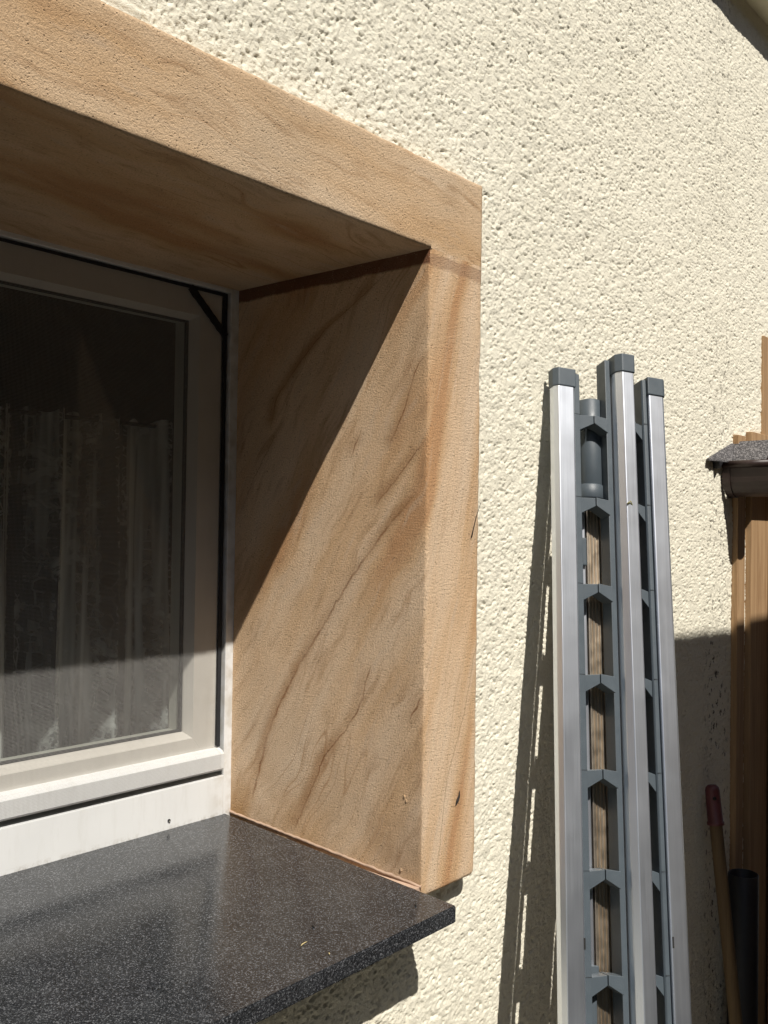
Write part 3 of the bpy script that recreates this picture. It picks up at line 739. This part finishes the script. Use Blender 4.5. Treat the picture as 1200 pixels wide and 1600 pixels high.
plank_specs = [  # x0, x1, front y, top z, material, label
  (1.0870, 1.1300, .0130, .6560, 'plank', 'narrow brown plank upright against the wall, nearest the rack'),
  (1.1640, 1.2700, .0120, .6690, 'plank', 'broad brown plank standing second from the rack'),
  (1.2560, 1.4000, .0205, .8950, 'plank', 'tallest pale brown plank rising above the felt canopy'),
  (1.2900, 1.3900, -.0080, .5700, 'redplank', 'dark reddish stained plank at the right picture edge'),
  (1.4200, 1.5300, .0060, .5700, 'plank', 'plank beyond the reddish one, farthest from the rack')]
for x0, x1, yf_, zt, mk, lb in plank_specs:
    th = .022 if yf_ < .005 else max(.010, .0265-yf_)
    bm = box_bm((x0, yf_, GZ), (x1, yf_+th, zt), .0015, Vector(((x0+x1)/2, yf_, GZ)))
    o = from_bm('plank', bm, M[mk]); o.location = ((x0+x1)/2, yf_, GZ)
    tag(o, lb, 'plank', 'planks stored along the wall')

# broom handle with red grip, and a black pipe, standing in the shade
bt, bb = Vector((.9232, .0, -.0476)), Vector((.9279, -.05, -.5009)); dr = (bb-bt).normalized()
bend = bt + dr*((bt.z-GZ-.004)/-dr.z)
br_ = empty('broom_handle', bend, 'wooden broom handle with red plastic grip leaning in the shade', 'broom handle')
g0 = bt + dr*.002; g1 = bt + dr*.078
tube('shaft', [g1-dr*.004, g1, bend], [.0125, .0125, .0125], M['handle'], br_, 18)
grp = tube('grip', [g0, g0+dr*.004, g0+dr*.010, g1-dr*.006, g1-dr*.005, g1], [.008, .0125, .0140, .0150, .0165, .0165], M['grip'], br_, 20)
hc = g0+dr*.022
o = tube('grip_hole', [hc+Vector((-.0120, -.0078, 0)), hc+Vector((-.0125, -.0082, 0))-dr*0+Vector((-.001, -.0006, 0))], [.0035, .0035], M['darkgap'], br_, 12); o.parent = grp
pp = empty('black_pipe', (1.049, -.018, GZ), 'black plastic pipe with open top standing beside the broom handle', 'pipe')
bm = bmesh.new(); n = 36; Ro, Ri = .0300, .0270; zt = -.251-GZ
rings = [[bm.verts.new((r*math.cos(2*math.pi*k_/n), r*math.sin(2*math.pi*k_/n), z)) for k_ in range(n)] for r, z in ((Ro, 0), (Ro, zt-.001), (Ro-.001, zt), (Ri+.001, zt), (Ri, zt-.001), (Ri, zt-.5))]
for r0, r1 in zip(rings, rings[1:]):
    for k_ in range(n): bm.faces.new((r0[k_], r0[(k_+1) % n], r1[(k_+1) % n], r1[k_]))
from_bm('pipe_wall', bm, M['pipe'], pp, True)

# unseen shadow caster, built as a board fence to shade the wall foot
fen = empty('shadow_fence', (1.6, -.90, GZ), 'unseen board fence, added outside the right edge to cast a wall shadow', 'fence'); off = base_of(fen)
x = .352; i = 0
while x < 3.4:
    zt = 1.583 + .008*math.sin(x*5.1+1.2) + .004*random.random()
    box('board', (x, -.906, GZ), (x+.1085, -.888, zt), M['fence'], fen, .0015); x += .110
for z in (-.6, .3, 1.2): box('fence_rail', (.352, -.950, z), (3.4, -.9065, z+.07), M['fence'], fen, .002)
for x in (.60, 1.9, 3.2): box('post', (x, -1.03, GZ), (x+.08, -.9505, 1.5), M['fence'], fen, .003)

# unseen hedge added behind the viewpoint, sized to block sky and darken shadows
hed = empty('sky_block_hedge', (0, -4.95, GZ), 'unseen dark hedge added behind the viewpoint to block sky light', 'hedge')
HL, HW, HH = 22.0, .9, 5.05
bm = box_bm((-HL/2+.06, -HW/2+.06, 0), (HL/2-.06, HW/2-.06, HH-.06), .1); from_bm('sky_block_core', bm, M['leafcore'], hed)
nl = 60000; side = rng.integers(0, 4, nl); P = np.zeros((nl, 3)); P[:, 0] = rng.uniform(-HL/2, HL/2, nl); P[:, 2] = rng.uniform(0, HH, nl); P[:, 1] = rng.uniform(-HW/2, HW/2, nl)
P[side < 2, 1] = HW/2; P[side == 2, 1] = -HW/2; P[side == 3, 2] = HH
P += rng.normal(0, .035, (nl, 3)); U = rng.normal(size=(nl, 3)); U /= np.linalg.norm(U, axis=1)[:, None]; W_ = np.cross(U, rng.normal(size=(nl, 3))); W_ /= np.linalg.norm(W_, axis=1)[:, None]
P[:, 2] = np.maximum(P[:, 2], .06)
U *= .045; W_ *= .024; V = np.stack([P-U, P+W_, P+U, P-W_], 1).reshape(-1, 3)
me = bpy.data.meshes.new('leaves'); me.from_pydata(V.tolist(), [], np.arange(nl*4).reshape(-1, 4).tolist()); me.update()
link('leaves', me, M['leaf'], hed)['kind'] = 'stuff'

# ------------------------------------------------------------------ small bits
o = tube('twig', [(0, 0, 0), (.004, -.001, .014), (.011, -.0005, .030), (.0195, -.001, .047)], [.0009, .0005, .0004, .0003], M['twig']); o.location = (.0931, -.0016, .436)
tag(o, 'hair-thin dark twig stuck to the jamb front at mid height', 'twig')
lump('seed_head', (.0, .0, -.002), .0022, M['twig'], o, (1, .7, 1.6)) if False else None
bm = tube_bm([(0, 0, 0), (.003, -.0006, .006), (.0065, -.0006, .011), (.0085, 0, .018)], [.0004, .0018, .0014, .0003], 8)
o = from_bm('bark_flake', bm, M['twig']); o.location = (.066, -.0012, .088); tag(o, 'small black flake stuck to the foot of the jamb front', 'flake')
for (x, y, L, a_, mk, nm, lb) in ((-.2138, -.0063, .012, .2, 'straw', 'straw_bit', 'tiny yellow straw bit lying on the granite sill'),
                              (-.1773, .0153, .006, 1.2, 'twig', 'dirt_crumb', 'dark dirt crumb on the sill behind the straw bit'),
                              (-.0451, -.0255, .009, .6, 'twig', 'wet_leaf_scrap', 'dark leaf scrap on the sill near its right corner'),
                              (-.210, -.0400, .004, .9, 'straw', 'seed_husk', 'pale seed husk on the sill nearest its front edge')):
    dx, dy = math.cos(a_)*L/2, math.sin(a_)*L/2
    bm = tube_bm([(-dx, -dy, 0), (-dx*.5, -dy*.4, .0006), (dx*.4, dy*.6, .0004), (dx, dy, 0)], [.0003, .0012 if mk == 'twig' else .0006, .0011 if mk == 'twig' else .0005, .0002], 8)
    o = from_bm(nm, bm, M[mk]); o.location = (x, y, SL*y+.0008); tag(o, lb, nm.split('_')[0])
gp = O + ex*.1065 + ey*(-.0335) - UP*.205
bm = tube_bm([(0, 0, 0), (.004, -.003, .004), (.012, -.004, -.006), (.022, -.002, -.014)], [.0014, .0009, .0006, .0003], 7)
o = from_bm('grass_blade', bm, M['grass'], None, True); o.location = gp; tag(o, 'dry grass blade caught on the front of the middle rail', 'grass blade')
